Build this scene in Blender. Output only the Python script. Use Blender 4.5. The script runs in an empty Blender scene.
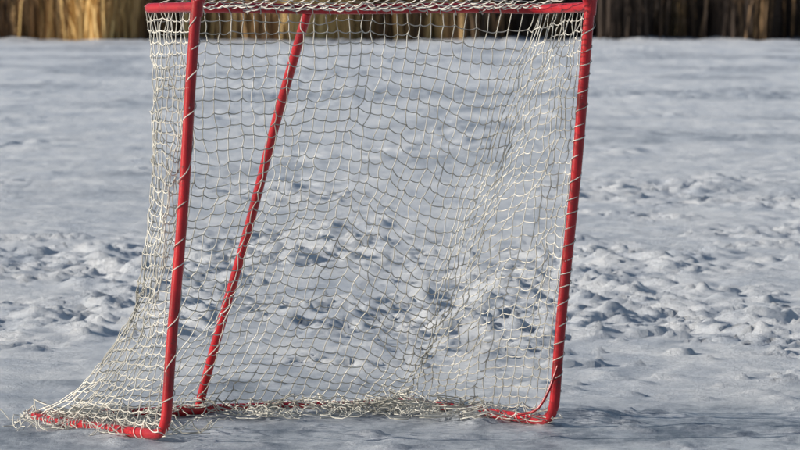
import bpy, math, random
import numpy as np
from mathutils import Vector
random.seed(4); rng=np.random.default_rng(7)
sc=bpy.context.scene
sc.view_settings.view_transform='Standard'; sc.view_settings.look='None'; sc.view_settings.exposure=0
# ---------------- noise ----------------
_perm=rng.permutation(4096)
_ang=rng.random(4096)*2*np.pi
def pn(x,y,seed=0):
    xi=np.floor(x).astype(np.int64); yi=np.floor(y).astype(np.int64)
    xf=x-xi; yf=y-yi
    u=xf*xf*xf*(xf*(xf*6-15)+10); v=yf*yf*yf*(yf*(yf*6-15)+10)
    def g(ix,iy,dx,dy):
        h=_ang[_perm[(ix+_perm[(iy+seed*131)&4095])&4095]]
        return np.cos(h)*dx+np.sin(h)*dy
    a=g(xi,yi,xf,yf); b=g(xi+1,yi,xf-1,yf); c=g(xi,yi+1,xf,yf-1); d=g(xi+1,yi+1,xf-1,yf-1)
    return ((a*(1-u)+b*u)*(1-v)+(c*(1-u)+d*u)*v)*1.5
def fbm(x,y,o=4,seed=0):
    s=0;a=1
    for i in range(o):
        s=s+a*pn(x*2**i,y*2**i,seed+i*3); a*=.5
    return s
def sstep(a,b,x):
    t=np.clip((x-a)/(b-a),0,1); return t*t*(3-2*t)
# ---------------- materials ----------------
def newmat(name):
    m=bpy.data.materials.new(name); m.use_nodes=True
    nt=m.node_tree; return m,nt,nt.nodes['Principled BSDF']
def N(nt,t,**k):
    n=nt.nodes.new(t)
    for a,b in k.items(): setattr(n,a,b)
    return n
def noise_node(nt,scale,detail=4,vec=None,rough=.55):
    n=N(nt,'ShaderNodeTexNoise'); n.inputs['Scale'].default_value=scale; n.inputs['Detail'].default_value=detail
    n.inputs['Roughness'].default_value=rough
    if vec: nt.links.new(vec,n.inputs['Vector'])
    return n
def ramp(nt,fac,stops):
    r=N(nt,'ShaderNodeValToRGB'); e=r.color_ramp.elements
    while len(e)<len(stops): e.new(.5)
    for i,(p,c) in enumerate(stops): e[i].position=p; e[i].color=(*c,1) if len(c)==3 else c
    nt.links.new(fac,r.inputs[0]); return r
def mixc(nt,f,a,b):
    m=N(nt,'ShaderNodeMix',data_type='RGBA')
    if isinstance(f,float): m.inputs[0].default_value=f
    else: nt.links.new(f,m.inputs[0])
    for s,v in ((6,a),(7,b)):
        if isinstance(v,tuple): m.inputs[s].default_value=(*v,1)
        else: nt.links.new(v,m.inputs[s])
    return m.outputs[2]
def bump(nt,h,strength,dist,p):
    b=N(nt,'ShaderNodeBump'); b.inputs['Strength'].default_value=strength; b.inputs['Distance'].default_value=dist
    nt.links.new(h,b.inputs['Height']); nt.links.new(b.outputs[0],p.inputs['Normal'])
# snow
msnow,nt,p=newmat('snow')
geo=N(nt,'ShaderNodeNewGeometry')
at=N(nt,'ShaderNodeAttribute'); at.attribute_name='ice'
mp=N(nt,'ShaderNodeMapping'); mp.inputs['Scale'].default_value=(1.0,.30,1); nt.links.new(geo.outputs['Position'],mp.inputs['Vector'])
n1=noise_node(nt,2.2,9,mp.outputs[0],.76)
r1=ramp(nt,n1.outputs['Fac'],[(.34,(.58,.64,.73)),(.56,(.86,.89,.93))])
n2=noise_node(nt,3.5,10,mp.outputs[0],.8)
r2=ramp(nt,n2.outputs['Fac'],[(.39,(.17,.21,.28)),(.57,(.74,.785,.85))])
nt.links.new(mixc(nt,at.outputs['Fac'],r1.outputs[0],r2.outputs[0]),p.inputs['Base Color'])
rr=N(nt,'ShaderNodeMapRange'); rr.inputs[3].default_value=.6; rr.inputs[4].default_value=.40
nt.links.new(at.outputs['Fac'],rr.inputs[0]); nt.links.new(rr.outputs[0],p.inputs['Roughness'])
n3=noise_node(nt,12,9,geo.outputs['Position'],.78)
bump(nt,n3.outputs['Fac'],.9,.04,p)
# red paint
mred,nt,p=newmat('red_paint')
geo=N(nt,'ShaderNodeNewGeometry')
n1=noise_node(nt,9,6,geo.outputs['Position'])
c=ramp(nt,n1.outputs['Fac'],[(.35,(.27,.008,.014)),(.65,(.50,.014,.022))])
n2=noise_node(nt,50,6,geo.outputs['Position'],.75)
c2=ramp(nt,n2.outputs['Fac'],[(.58,(0,0,0)),(.66,(1,1,1))])
col=mixc(nt,c2.outputs[0],c.outputs[0],(.12,.025,.028))
n5=noise_node(nt,34,6,geo.outputs['Position'],.75)
c5=ramp(nt,n5.outputs['Fac'],[(.66,(0,0,0)),(.70,(1,1,1))])
col=mixc(nt,c5.outputs[0],col,(.5,.36,.36))
nt.links.new(col,p.inputs['Base Color']); p.inputs['Roughness'].default_value=.26
bump(nt,n2.outputs['Fac'],.35,.002,p)
# net cord
mnet,nt,p=newmat('net_cord')
geo=N(nt,'ShaderNodeNewGeometry')
n1=noise_node(nt,6,5,geo.outputs['Position'])
c=ramp(nt,n1.outputs['Fac'],[(.35,(.36,.35,.31)),(.66,(.78,.76,.69))])
nt.links.new(c.outputs[0],p.inputs['Base Color']); p.inputs['Roughness'].default_value=.9
# ---------------- ground ----------------
def grow(start,step,end,g):
    out=[];x=start
    while x<end:
        step*=g; x+=step; out.append(x)
    return np.array(out)
dx=.022; dyy_=.028
xf=np.arange(-3.6,3.601,dx); gx=grow(3.6,dx,500,1.09)
X=np.concatenate([-gx[::-1],xf,gx])
yf1=np.arange(17,46,dyy_); gy=grow(yf1[-1],dyy_,125,1.006); gy2=grow(gy[-1],gy[-1]-gy[-2],700,1.12)
gn=17-grow(0,dyy_,120,1.15)
Y=np.concatenate([gn[::-1],yf1,gy,gy2])
xx,yy=np.meshgrid(X,Y)
wob=fbm(xx*.45,yy*.12+5,3,9)
rough=sstep(21.8,24.2,yy+wob*1.5)*(1-sstep(36,45,yy+wob*7))
clus=sstep(-.14,.36,fbm(xx*.7+2,yy*.20,4,21))
roughf=rough*(.22+.78*clus)
h=.010*fbm(xx*.5+3,yy*.22,3,2)*sstep(20.5,24,yy)
h+=.014*fbm(xx*.9,yy*.35,4,5)*sstep(24,44,yy)
b=np.abs(fbm(xx*1.9,yy*1.3,6,12))
h+=roughf*(.052*(b-.25))
b2=np.abs(fbm(xx*5,yy*3,5,112))
h+=(roughf*.012+.002+.005*sstep(22,24,yy))*(b2-.2)
patch=sstep(.0,.4,fbm(xx*.5+9,yy*.13,3,31))*sstep(42,50,yy)
h+=(.45+patch)*sstep(34,48,yy)*.022*np.abs(fbm(xx*2.9,yy*.9,5,55))
h+=.003*fbm(xx*4,yy*3,4,61)
h+=sstep(114,117.5,yy)*(1-sstep(119,124,yy))*(.01+.07*np.abs(fbm(xx*.9,yy*.3,4,15)))
i0=len(gn); fx0=len(gx)
det=np.zeros_like(h)
for k in range(1900):
    cx=random.uniform(-3.4,3.4); cy=22+22*random.random()**1.15
    if cy>45: continue
    ix=int((cx+3.6)/dx)+fx0; iy=int((cy-17)/dyy_)+i0
    if random.random()>.10+.95*clus[iy,ix]: continue
    w=16
    sl=(slice(max(iy-w,0),iy+w),slice(max(ix-w,0),ix+w))
    a=random.gauss(.2,.9); ca,sa=math.cos(a),math.sin(a)
    lx=xx[sl]-cx; ly=yy[sl]-cy
    u=lx*ca+ly*sa; v=-lx*sa+ly*ca
    irr=1+.8*fbm(xx[sl]*8,yy[sl]*8,3,5)
    r=np.sqrt((v/random.uniform(.10,.18))**2+(u/random.uniform(.06,.12))**2)*irr
    dep=random.uniform(.006,.030)
    if random.random()<.42:
        prof=-dep*(1-sstep(.7,1.05,r))+dep*.7*np.exp(-((r-1.25)/.24)**2)
    else:
        r=r*random.choice([random.uniform(.8,1.3),random.uniform(1.5,3.2)])
        prof=dep*1.0*(1-sstep(.7,1.05,r))
    det[sl]+=prof*np.minimum(1,rough[sl]*1.1)
det=np.where(det>0,.032*np.tanh(det/.032),.022*np.tanh(det/.022))
h+=det
for k in range(700):
    cx=random.uniform(-3,3); cy=random.uniform(18.5,23.3)
    ix=int((cx+3.6)/dx)+fx0; iy=int((cy-17)/dyy_)+i0; w=6
    sl=(slice(iy-w,iy+w),slice(ix-w,ix+w))
    r=np.hypot(xx[sl]-cx,yy[sl]-cy)/random.uniform(.03,.09)*(1+.5*fbm(xx[sl]*20,yy[sl]*20,2,8))
    h[sl]+=random.uniform(.003,.011)*(1-sstep(.4,1,r))
def mound(cx,cy,rx,ry,hh):
    global h
    r=np.hypot((xx-cx)/rx,(yy-cy)/ry)*(1+.3*fbm(xx*7,yy*7,3,6))
    h+=hh*(1-sstep(.2,1,r))
for m in [(-.95,20.85,.3,.25,.02),(-.5,21.3,.5,.2,.02),(.1,21.45,.3,.25,.03),(.2,21.15,.12,.12,.03),(-.8,20.4,.2,.15,.012),(.45,21.2,.3,.25,.02)]: mound(*m)
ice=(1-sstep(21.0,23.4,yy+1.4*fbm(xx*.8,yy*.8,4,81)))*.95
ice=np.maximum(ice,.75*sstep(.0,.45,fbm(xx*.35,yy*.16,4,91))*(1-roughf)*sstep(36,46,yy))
ny,nx=xx.shape
co=np.stack([xx,yy,h],-1).reshape(-1,3).astype(np.float32)
idx=np.arange(ny*nx).reshape(ny,nx)
f=np.stack([idx[:-1,:-1],idx[:-1,1:],idx[1:,1:],idx[1:,:-1]],-1).reshape(-1,4)
me=bpy.data.meshes.new('snowy_ice_ground')
me.vertices.add(len(co)); me.vertices.foreach_set('co',co.ravel())
me.loops.add(f.size); me.loops.foreach_set('vertex_index',f.ravel().astype(np.int32))
me.polygons.add(len(f)); me.polygons.foreach_set('loop_start',(np.arange(len(f))*4).astype(np.int32))
me.update(calc_edges=True)
me.polygons.foreach_set('use_smooth',np.ones(len(f),bool))
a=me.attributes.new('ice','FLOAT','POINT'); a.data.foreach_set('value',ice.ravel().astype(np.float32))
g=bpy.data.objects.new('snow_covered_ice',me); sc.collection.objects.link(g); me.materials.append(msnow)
print('verts',len(co))
# ---------------- goal ----------------
goal=bpy.data.objects.new('hockey_goal',None); sc.collection.objects.link(goal)
goal.location=(-.3,20.8,0)
def curve_obj(name,paths,r,mat,res=3,cyc=False):
    cu=bpy.data.curves.new(name,'CURVE'); cu.dimensions='3D'; cu.bevel_depth=r; cu.bevel_resolution=res; cu.use_fill_caps=True
    for P in paths:
        s=cu.splines.new('POLY'); s.points.add(len(P)-1)
        arr=np.ones((len(P),4),np.float32); arr[:,:3]=np.array(P); s.points.foreach_set('co',arr.ravel()); s.use_cyclic_u=cyc
        s.use_smooth=True
    o=bpy.data.objects.new(name,cu); sc.collection.objects.link(o); cu.materials.append(mat)
    o.parent=goal
    o.location=-Vector(goal.location)
    return o
def fillet(pts,rads,cyc=False):
    pts=[Vector(p) for p in pts]; out=[]; n=len(pts)
    for i in range(n):
        if not cyc and i in(0,n-1): out.append(pts[i]); continue
        p=pts[i]; a=pts[i-1]; b=pts[(i+1)%n]; r=rads[i]
        p0=p+(a-p).normalized()*r; p1=p+(b-p).normalized()*r
        for k in range(11):
            t=k/10; out.append(p0*(1-t)**2+p*2*t*(1-t)+p1*t*t)
    return out
def subdiv(P,step=.05,amp=.0022):
    out=[]
    for a,b in zip(P[:-1],P[1:]):
        n=max(1,int((b-a).length/step))
        for k in range(n):
            q=a.lerp(b,k/n); out.append(q+Vector((amp*math.sin(q.z*7+q.x*5),0,amp*math.sin(q.x*9))))
    out.append(P[-1]); return out
R=.0152
A=Vector((-.655,20.08,.018)); B=Vector((.440,20.72,.018)); C=Vector((-1.089,20.90,.02)); E=Vector((.006,21.54,.02))
A1=Vector((-.558,19.93,1.268)); B1=Vector((.549,20.56,1.268)); C1=Vector((-.715,20.2,1.212)); E1=Vector((.393,20.83,1.206))
main=fillet([A,A1,B1,B,E,C],[.075,.075,.075,.075,.06,.06],True)
main=subdiv(main+[main[0]])[:-1]
curve_obj('main_frame_tube',[main],R,mred,5,True)
ta=A1.lerp(A,.042); tb=B1.lerp(B,.042)
top=subdiv(fillet([ta,C1,E1,tb],[0,.05,.09,0]))
curve_obj('top_rear_tube',[top],R*.95,mred,5)
S1=Vector((-.265,20.475,1.2)); S0=Vector((-.592,21.19,.03))
curve_obj('rear_strut',[subdiv([S1,S0])],R*.9,mred,5)
def collar(p,d,l=.05):
    d=d.normalized(); return [p-d*l/2,p+d*l/2]
curve_obj('joint_collars',[collar(A1.lerp(A,.043),A-A1,.045),collar(B1.lerp(B,.043),B-B1,.045),collar(E.lerp(B,.28),B-E,.1),collar(E.lerp(B,.12),B-E,.1)],R*1.15,mred,5)
sp=[B.lerp(B1,.13)+Vector((.0,-.02,0)),B.lerp(B1,.07)+Vector((-.02,-.03,0)),B+Vector((-.045,-.03,.03)),B+Vector((-.10,0,.02))]
curve_obj('loose_strap',[fillet(sp,[0,.03,.03,0])],.004,mred,2)
# --- net ---
nL,nB,nR,nV=13,33,17,39
top=[];bot=[];ex=[]
for j in range(nL): t=j/nL; top.append(ta.lerp(C1,t)); bot.append(A.lerp(C,t)); ex.append(1+4.4*min(1,t*1.1))
for j in range(nB): t=j/nB; top.append(C1.lerp(E1,t)); bot.append(C.lerp(E,t)); ex.append(.95+4.45*(1-t)**2.2)
for j in range(nR+1): t=j/nR; top.append(E1.lerp(tb,t)); bot.append(E.lerp(B,t)); ex.append(.95+.05*t)
top=np.array(top);bot=np.array(bot);ex=np.array(ex)
nU=len(top)
v=np.linspace(0,1,nV)
s=v[:,None]**ex[None,:]
pos=top[None]*(1-s[...,None])+bot[None]*s[...,None]
pos[...,2]=top[None,:,2]*(1-v[:,None])+bot[None,:,2]*v[:,None]
uu=np.arange(nU)[None,:]*np.ones((nV,1)); vv=v[:,None]*np.ones((1,nU))
jE=nL+nB
w=(.45*np.sin(np.pi*np.clip(v,0,1))**.6)[:,None,None]
for it in range(4):
    sm=(pos[:,:-2]+pos[:,2:])/2
    pos[:,1:-1]=pos[:,1:-1]*(1-w)+sm*w
edge=np.clip(np.minimum(uu,nU-1-uu)/3,0,1)
vb=np.sin(np.pi*vv)
cw=np.exp(-((uu-jE)/4.0)**2)*vb
pos[...,0]-=.05*cw; pos[...,1]-=.02*cw
sag=.18*np.exp(-((uu-(jE-1))/8.5)**2)*vb**.7+.02*np.exp(-((uu-(nL+8))/7)**2)*vb
pos[...,2]-=sag*edge
ctr=pos[:,jE:jE+1,:].copy()
k=(.50*np.exp(-((uu-jE)/7)**2)*vb)[...,None]
pos[...,:2]=pos[...,:2]*(1-k)+ctr[...,:2]*k
nz=lambda sd,su=.16,sv=4:fbm(uu*su+sd*3.1,vv*sv+sd*1.7,3,sd)
amp=.026*edge*vb**.7
pos[...,0]+=amp*nz(3)*.8; pos[...,1]+=amp*nz(4)*2; pos[...,2]+=.026*edge*vb*nz(5,.22,5)
fold=np.sin(uu*.55+2*vv)*.014*edge*vb
pos[...,1]+=fold; pos[...,0]+=fold*.35
pos+=rng.normal(0,.0030,pos.shape)*edge[...,None]
rows=[pos]
inn=np.array([.504,-.862,0])
for k in range(4):
    q=bot.copy()
    off=(.03+.035*k)*(1+.6*rng.normal(0,1,nU))
    for j in range(nU):
        d=inn if nL<=j<jE else (np.array([.86,.5,0]) if j<nL else np.array([-.86,-.5,0]))
        if j in (0,nU-1): d=d*0
        q[j]+=d*off[j]*(1 if 2<j<nU-3 else .3)
    q[:,2]=.026+np.abs(rng.normal(0,.018,nU))+.016*np.sin(np.arange(nU)*.7+k)
    q[:,:2]+=rng.normal(0,.012,(nU,2))
    rows.append(q[None])
net=np.concatenate(rows,0)
nVV=net.shape[0]
def chain(pts,sagz=.004,n=4):
    P=np.array(pts); out=[]
    for a,b in zip(P[:-1],P[1:]):
        jj=rng.normal(0,.0018,3)
        for k in range(n):
            t=k/n; q=a*(1-t)+b*t; wgt=4*t*(1-t)
            q=q+jj*wgt; q[2]-=sagz*wgt; out.append(q)
    out.append(P[-1]); return out
paths=[chain(net[i],.005) for i in range(nVV)]+[chain(net[:,j],0) for j in range(nU)]
nRf=6; roof=[]
for i in range(nRf+1):
    t=i/nRf
    row=np.array([(A1.lerp(C1,t)).lerp(B1.lerp(E1,t),j/nB) for j in range(nB+1)])
    row[:,2]-=.02*math.sin(math.pi*t)*np.sin(np.pi*np.arange(nB+1)/nB)**.5
    row+=rng.normal(0,.0025,row.shape); roof.append(row)
roof=np.array(roof)
paths+=[chain(roof[i]) for i in range(nRf+1)]+[chain(roof[:,j]) for j in range(nB+1)]
curve_obj('net_mesh_cords',paths,.00150,mnet,1)
kv=[];kf=[]
oct_=np.array([(1,0,0),(-1,0,0),(0,1,0),(0,-1,0),(0,0,1),(0,0,-1)],float)
of=[(0,2,4),(2,1,4),(1,3,4),(3,0,4),(2,0,5),(1,2,5),(3,1,5),(0,3,5)]
for p_ in net.reshape(-1,3):
    n0=len(kv); kv+= [tuple(p_+o*.0032*random.uniform(.8,1.2)) for o in oct_]; kf+=[tuple(n0+i for i in t) for t in of]
me=bpy.data.meshes.new('net_knots'); me.from_pydata(kv,[],kf); me.materials.append(mnet)
ko=bpy.data.objects.new('net_knots',me); sc.collection.objects.link(ko); ko.parent=goal; ko.location=-Vector(goal.location)
def helix(P,pitch,r,ph=0):
    P=[Vector(q) for q in P]; out=[];acc=0
    for a,b in zip(P[:-1],P[1:]):
        L=(b-a).length
        d=(b-a)/L; u=d.cross(Vector((.3,.9,.2))).normalized(); w_=d.cross(u)
        n=max(1,int(L/.004))
        for k in range(n):
            s_=acc+L*k/n
            q=a+d*L*k/n; th=s_/pitch*2*math.pi+ph+1.6*math.sin(s_*13+ph)+.9*math.sin(s_*31+2*ph)
            rr=r*(1+.10*math.sin(s_*61))
            out.append(q+(u*math.cos(th)+w_*math.sin(th))*rr)
        acc+=L
    return out
lac=[helix([A.lerp(A1,.07),A.lerp(A1,.95)],.11,R+.001),helix([B.lerp(B1,.07),B.lerp(B1,.95)],.048,R+.001,1),
     helix([C1.lerp(E1,.05),C1.lerp(E1,.95)],.06,R+.001,2),helix([A.lerp(C,.12),A.lerp(C,.97)],.06,R+.002),
     helix([C.lerp(E,.03),C.lerp(E,.97)],.05,R+.002),helix([B.lerp(E,.12),B.lerp(E,.97)],.08,R+.002),
     helix([A1.lerp(B1,.05),A1.lerp(B1,.95)],.045,R+.002)]
curve_obj('net_lacing',lac,.0015,mnet,1)
tang=[]
def tangle(a,b,n,z):
    for k in range(n):
        P=[];q=Vector(a).lerp(Vector(b),random.random()); dirr=random.uniform(0,6.28)
        for i in range(26):
            dirr+=random.gauss(0,.7); q=q+Vector((math.cos(dirr),math.sin(dirr),0))*.014
            P.append((q.x,q.y,max(.012,z*(.6+.7*math.sin(i*.5+k)+random.gauss(0,.12)))))
        tang.append(P)
tangle(C.lerp(E,.5)+Vector((.04,-.1,0)),E+Vector((.15,-.2,0)),55,.026)
tangle(E+Vector((.0,-.1,0)),B.lerp(E,.4)+Vector((-.05,-.05,0)),35,.026)
tangle(A.lerp(C,.15)+Vector((.0,.08,0)),C+Vector((.12,-.05,0)),65,.034)
curve_obj('net_slack',tang,.0015,mnet,1)
# ---------------- far shore ----------------
def reedmat(name,c1,c2,c3):
    m,nt,p=newmat(name)
    a=N(nt,'ShaderNodeAttribute'); a.attribute_name='tone'
    r=ramp(nt,a.outputs['Fac'],[(0,c1),(.5,c2),(1,c3)])
    nt.links.new(r.outputs[0],p.inputs['Base Color']); p.inputs['Roughness'].default_value=.8; return m
mreed=reedmat('dry_reed',(.05,.032,.022),(.32,.19,.085),(.85,.60,.25))
def blades(name,specs,mat):
    Vs=[];Ts=[]
    for (n,xr,y0,y1,hr,wr,tonefn,lean,xs) in specs:
        x=rng.uniform(*xr,n) if xs is None else xs; y=rng.uniform(y0,y1,n); hh=rng.uniform(*hr,n); ww=rng.uniform(*wr,n)
        lx=rng.normal(0,lean,n)*hh; ly=rng.normal(0,lean,n)*hh; an=rng.uniform(0,np.pi,n)
        y=y+.5*fbm(x*.7,x*0,3,33)
        Ts.append(tonefn(x,y,n)); V=[]
        dxx=np.cos(an)*ww/2; dyy=np.sin(an)*ww/2
        for k,(t,sc_) in enumerate(((0,1),(.55,.9),(1,.15))):
            for sg in(-1,1):
                V.append(np.stack([x+lx*t*t+sg*dxx*sc_,y+ly*t*t+sg*dyy*sc_,hh*t*(1-.06*t)-.02],-1))
        Vs.append(np.stack(V,1))
    V=np.concatenate(Vs); tone_=np.concatenate(Ts); n=len(V)
    b0=np.arange(n)*6
    F=np.concatenate([np.stack([b0,b0+1,b0+3,b0+2],-1),np.stack([b0+2,b0+3,b0+5,b0+4],-1)])
    me=bpy.data.meshes.new(name); me.vertices.add(n*6); me.vertices.foreach_set('co',V.reshape(-1).astype(np.float32))
    me.loops.add(F.size); me.loops.foreach_set('vertex_index',F.ravel().astype(np.int32))
    me.polygons.add(len(F)); me.polygons.foreach_set('loop_start',(np.arange(len(F))*4).astype(np.int32)); me.update(calc_edges=True)
    at=me.attributes.new('tone','FLOAT','POINT'); at.data.foreach_set('value',np.repeat(tone_,6).astype(np.float32))
    me.materials.append(mat); o=bpy.data.objects.new(name,me); sc.collection.objects.link(o)
def tone(x,y,n):
    k=.34+.5*fbm(x*1.1,y*.3,3,17)+.50*np.exp(-((x+5.0)/.9)**2)+.50*np.exp(-((x+1.4)/1.5)**2)-.46*sstep(1.6,3.2,x)
    return np.clip(k+rng.normal(0,.18,n),0,1)
cent=np.array([-6.2,-5.2,-4.6,-2.4,-1.6,-.8,.4,1.0,3.6,5.6,8,-9,-12,11,14])
xs=rng.choice(cent,9000,p=np.array([1,3,1.5,1.5,3,2,1.5,1,.8,.6,1,1.5,1.5,1,1])/21.9)+rng.normal(0,.28,9000)
blades('reed_bed',[(9000,(-22,22),117.2,119.6,(.5,2.4),(.015,.045),tone,.13,xs),
  (11000,(-22,22),118.2,121.5,(.3,2.6),(.012,.04),lambda x,y,n:np.clip(tone(x,y,n)-.06,0,1),.12,None)],mreed)
mbank,nt,p=newmat('bank_soil')
geo=N(nt,'ShaderNodeNewGeometry'); n1=noise_node(nt,1.5,6,geo.outputs['Position'])
r=ramp(nt,n1.outputs['Fac'],[(.35,(.045,.034,.030)),(.65,(.13,.09,.068))]); nt.links.new(r.outputs[0],p.inputs['Base Color'])
p.inputs['Roughness'].default_value=1
bx=np.linspace(-160,160,321); by=np.linspace(0,1,24)
BX,BY=np.meshgrid(bx,by); yb=119.8+BY*45; zb=-.05+7*sstep(0,.8,BY)**.7+.6*fbm(BX*.3,BY*8,4,3)*sstep(0,.1,BY)
co=np.stack([BX,yb+.6*fbm(BX*.25,BY*0,2,8),zb],-1).reshape(-1,3)
ii=np.arange(co.shape[0]).reshape(BX.shape); ff=np.stack([ii[:-1,:-1],ii[:-1,1:],ii[1:,1:],ii[1:,:-1]],-1).reshape(-1,4)
me=bpy.data.meshes.new('bank'); me.from_pydata(co.tolist(),[],ff.tolist()); me.materials.append(mbank)
for q in me.polygons: q.use_smooth=True
o=bpy.data.objects.new('shore_bank',me); sc.collection.objects.link(o)
mbark,nt,p=newmat('bark')
geo=N(nt,'ShaderNodeNewGeometry'); n1=noise_node(nt,12,5,geo.outputs['Position'])
r=ramp(nt,n1.outputs['Fac'],[(.35,(.02,.015,.012)),(.65,(.09,.068,.05))]); nt.links.new(r.outputs[0],p.inputs['Base Color']); p.inputs['Roughness'].default_value=.95
def tree(x,y,H,r0):
    cu=bpy.data.curves.new('bare_tree','CURVE'); cu.dimensions='3D'; cu.bevel_depth=1; cu.bevel_resolution=1
    def br(p,d,L,r,lev):
        n=7; P=[];q=Vector(p);dd=Vector(d)
        for i in range(n+1):
            P.append((q.copy(),r*(1-.75*i/n))); dd=(dd+Vector((random.gauss(0,.1),random.gauss(0,.1),.03))).normalized(); q=q+dd*L/n
        s=cu.splines.new('POLY'); s.points.add(n)
        for i,(a,b_) in enumerate(P): s.points[i].co=(*a,1); s.points[i].radius=b_
        if lev<3:
            for k in range(7 if lev==0 else 4):
                i=random.randint(2,n); az=random.uniform(0,6.28)
                nd=(dd*.6+Vector((math.cos(az),math.sin(az),.35))).normalized()
                br(P[i][0],nd,L*random.uniform(.35,.55),P[i][1]*.6,lev+1)
    br((x,y,0-.1),(random.gauss(0,.05),0,1),H,r0,0)
    cu.materials.append(mbark); o=bpy.data.objects.new('bare_tree',cu); sc.collection.objects.link(o)
for x in (-9,-3.6,-.4,2.2,2.9,3.4,4.9,6.2,8.5,11,-13): tree(x,random.uniform(117.9,120.5),random.uniform(6,9),random.uniform(.07,.16))
# ---------------- light ----------------
az=math.radians(-100)
el=math.radians(18.5)
d=Vector((math.sin(az)*math.cos(el),math.cos(az)*math.cos(el),math.sin(el)))
L=bpy.data.lights.new('sun','SUN'); L.energy=5.0; L.angle=math.radians(.5); L.color=(1,.93,.83)
lo=bpy.data.objects.new('sun',L); sc.collection.objects.link(lo); lo.rotation_euler=d.to_track_quat('Z','Y').to_euler()
wd=bpy.data.worlds.new('World'); sc.world=wd; wd.use_nodes=True; nt=wd.node_tree
bg=nt.nodes['Background']; sk=nt.nodes.new('ShaderNodeTexSky'); sk.sky_type='NISHITA'; sk.sun_disc=False
sk.sun_elevation=el; sk.sun_rotation=az
nt.links.new(sk.outputs[0],bg.inputs[0]); bg.inputs[1].default_value=.095
# ---------------- camera ----------------
cam=bpy.data.cameras.new('camera'); co_=bpy.data.objects.new('camera',cam); sc.collection.objects.link(co_)
cam.lens=324; cam.sensor_width=36; cam.clip_end=2000; co_.location=(0,0,1.35)
co_.rotation_euler=(math.radians(90-2.1158),0,0)
cam.dof.use_dof=True; cam.dof.focus_distance=20.6; cam.dof.aperture_fstop=20
sc.camera=co_
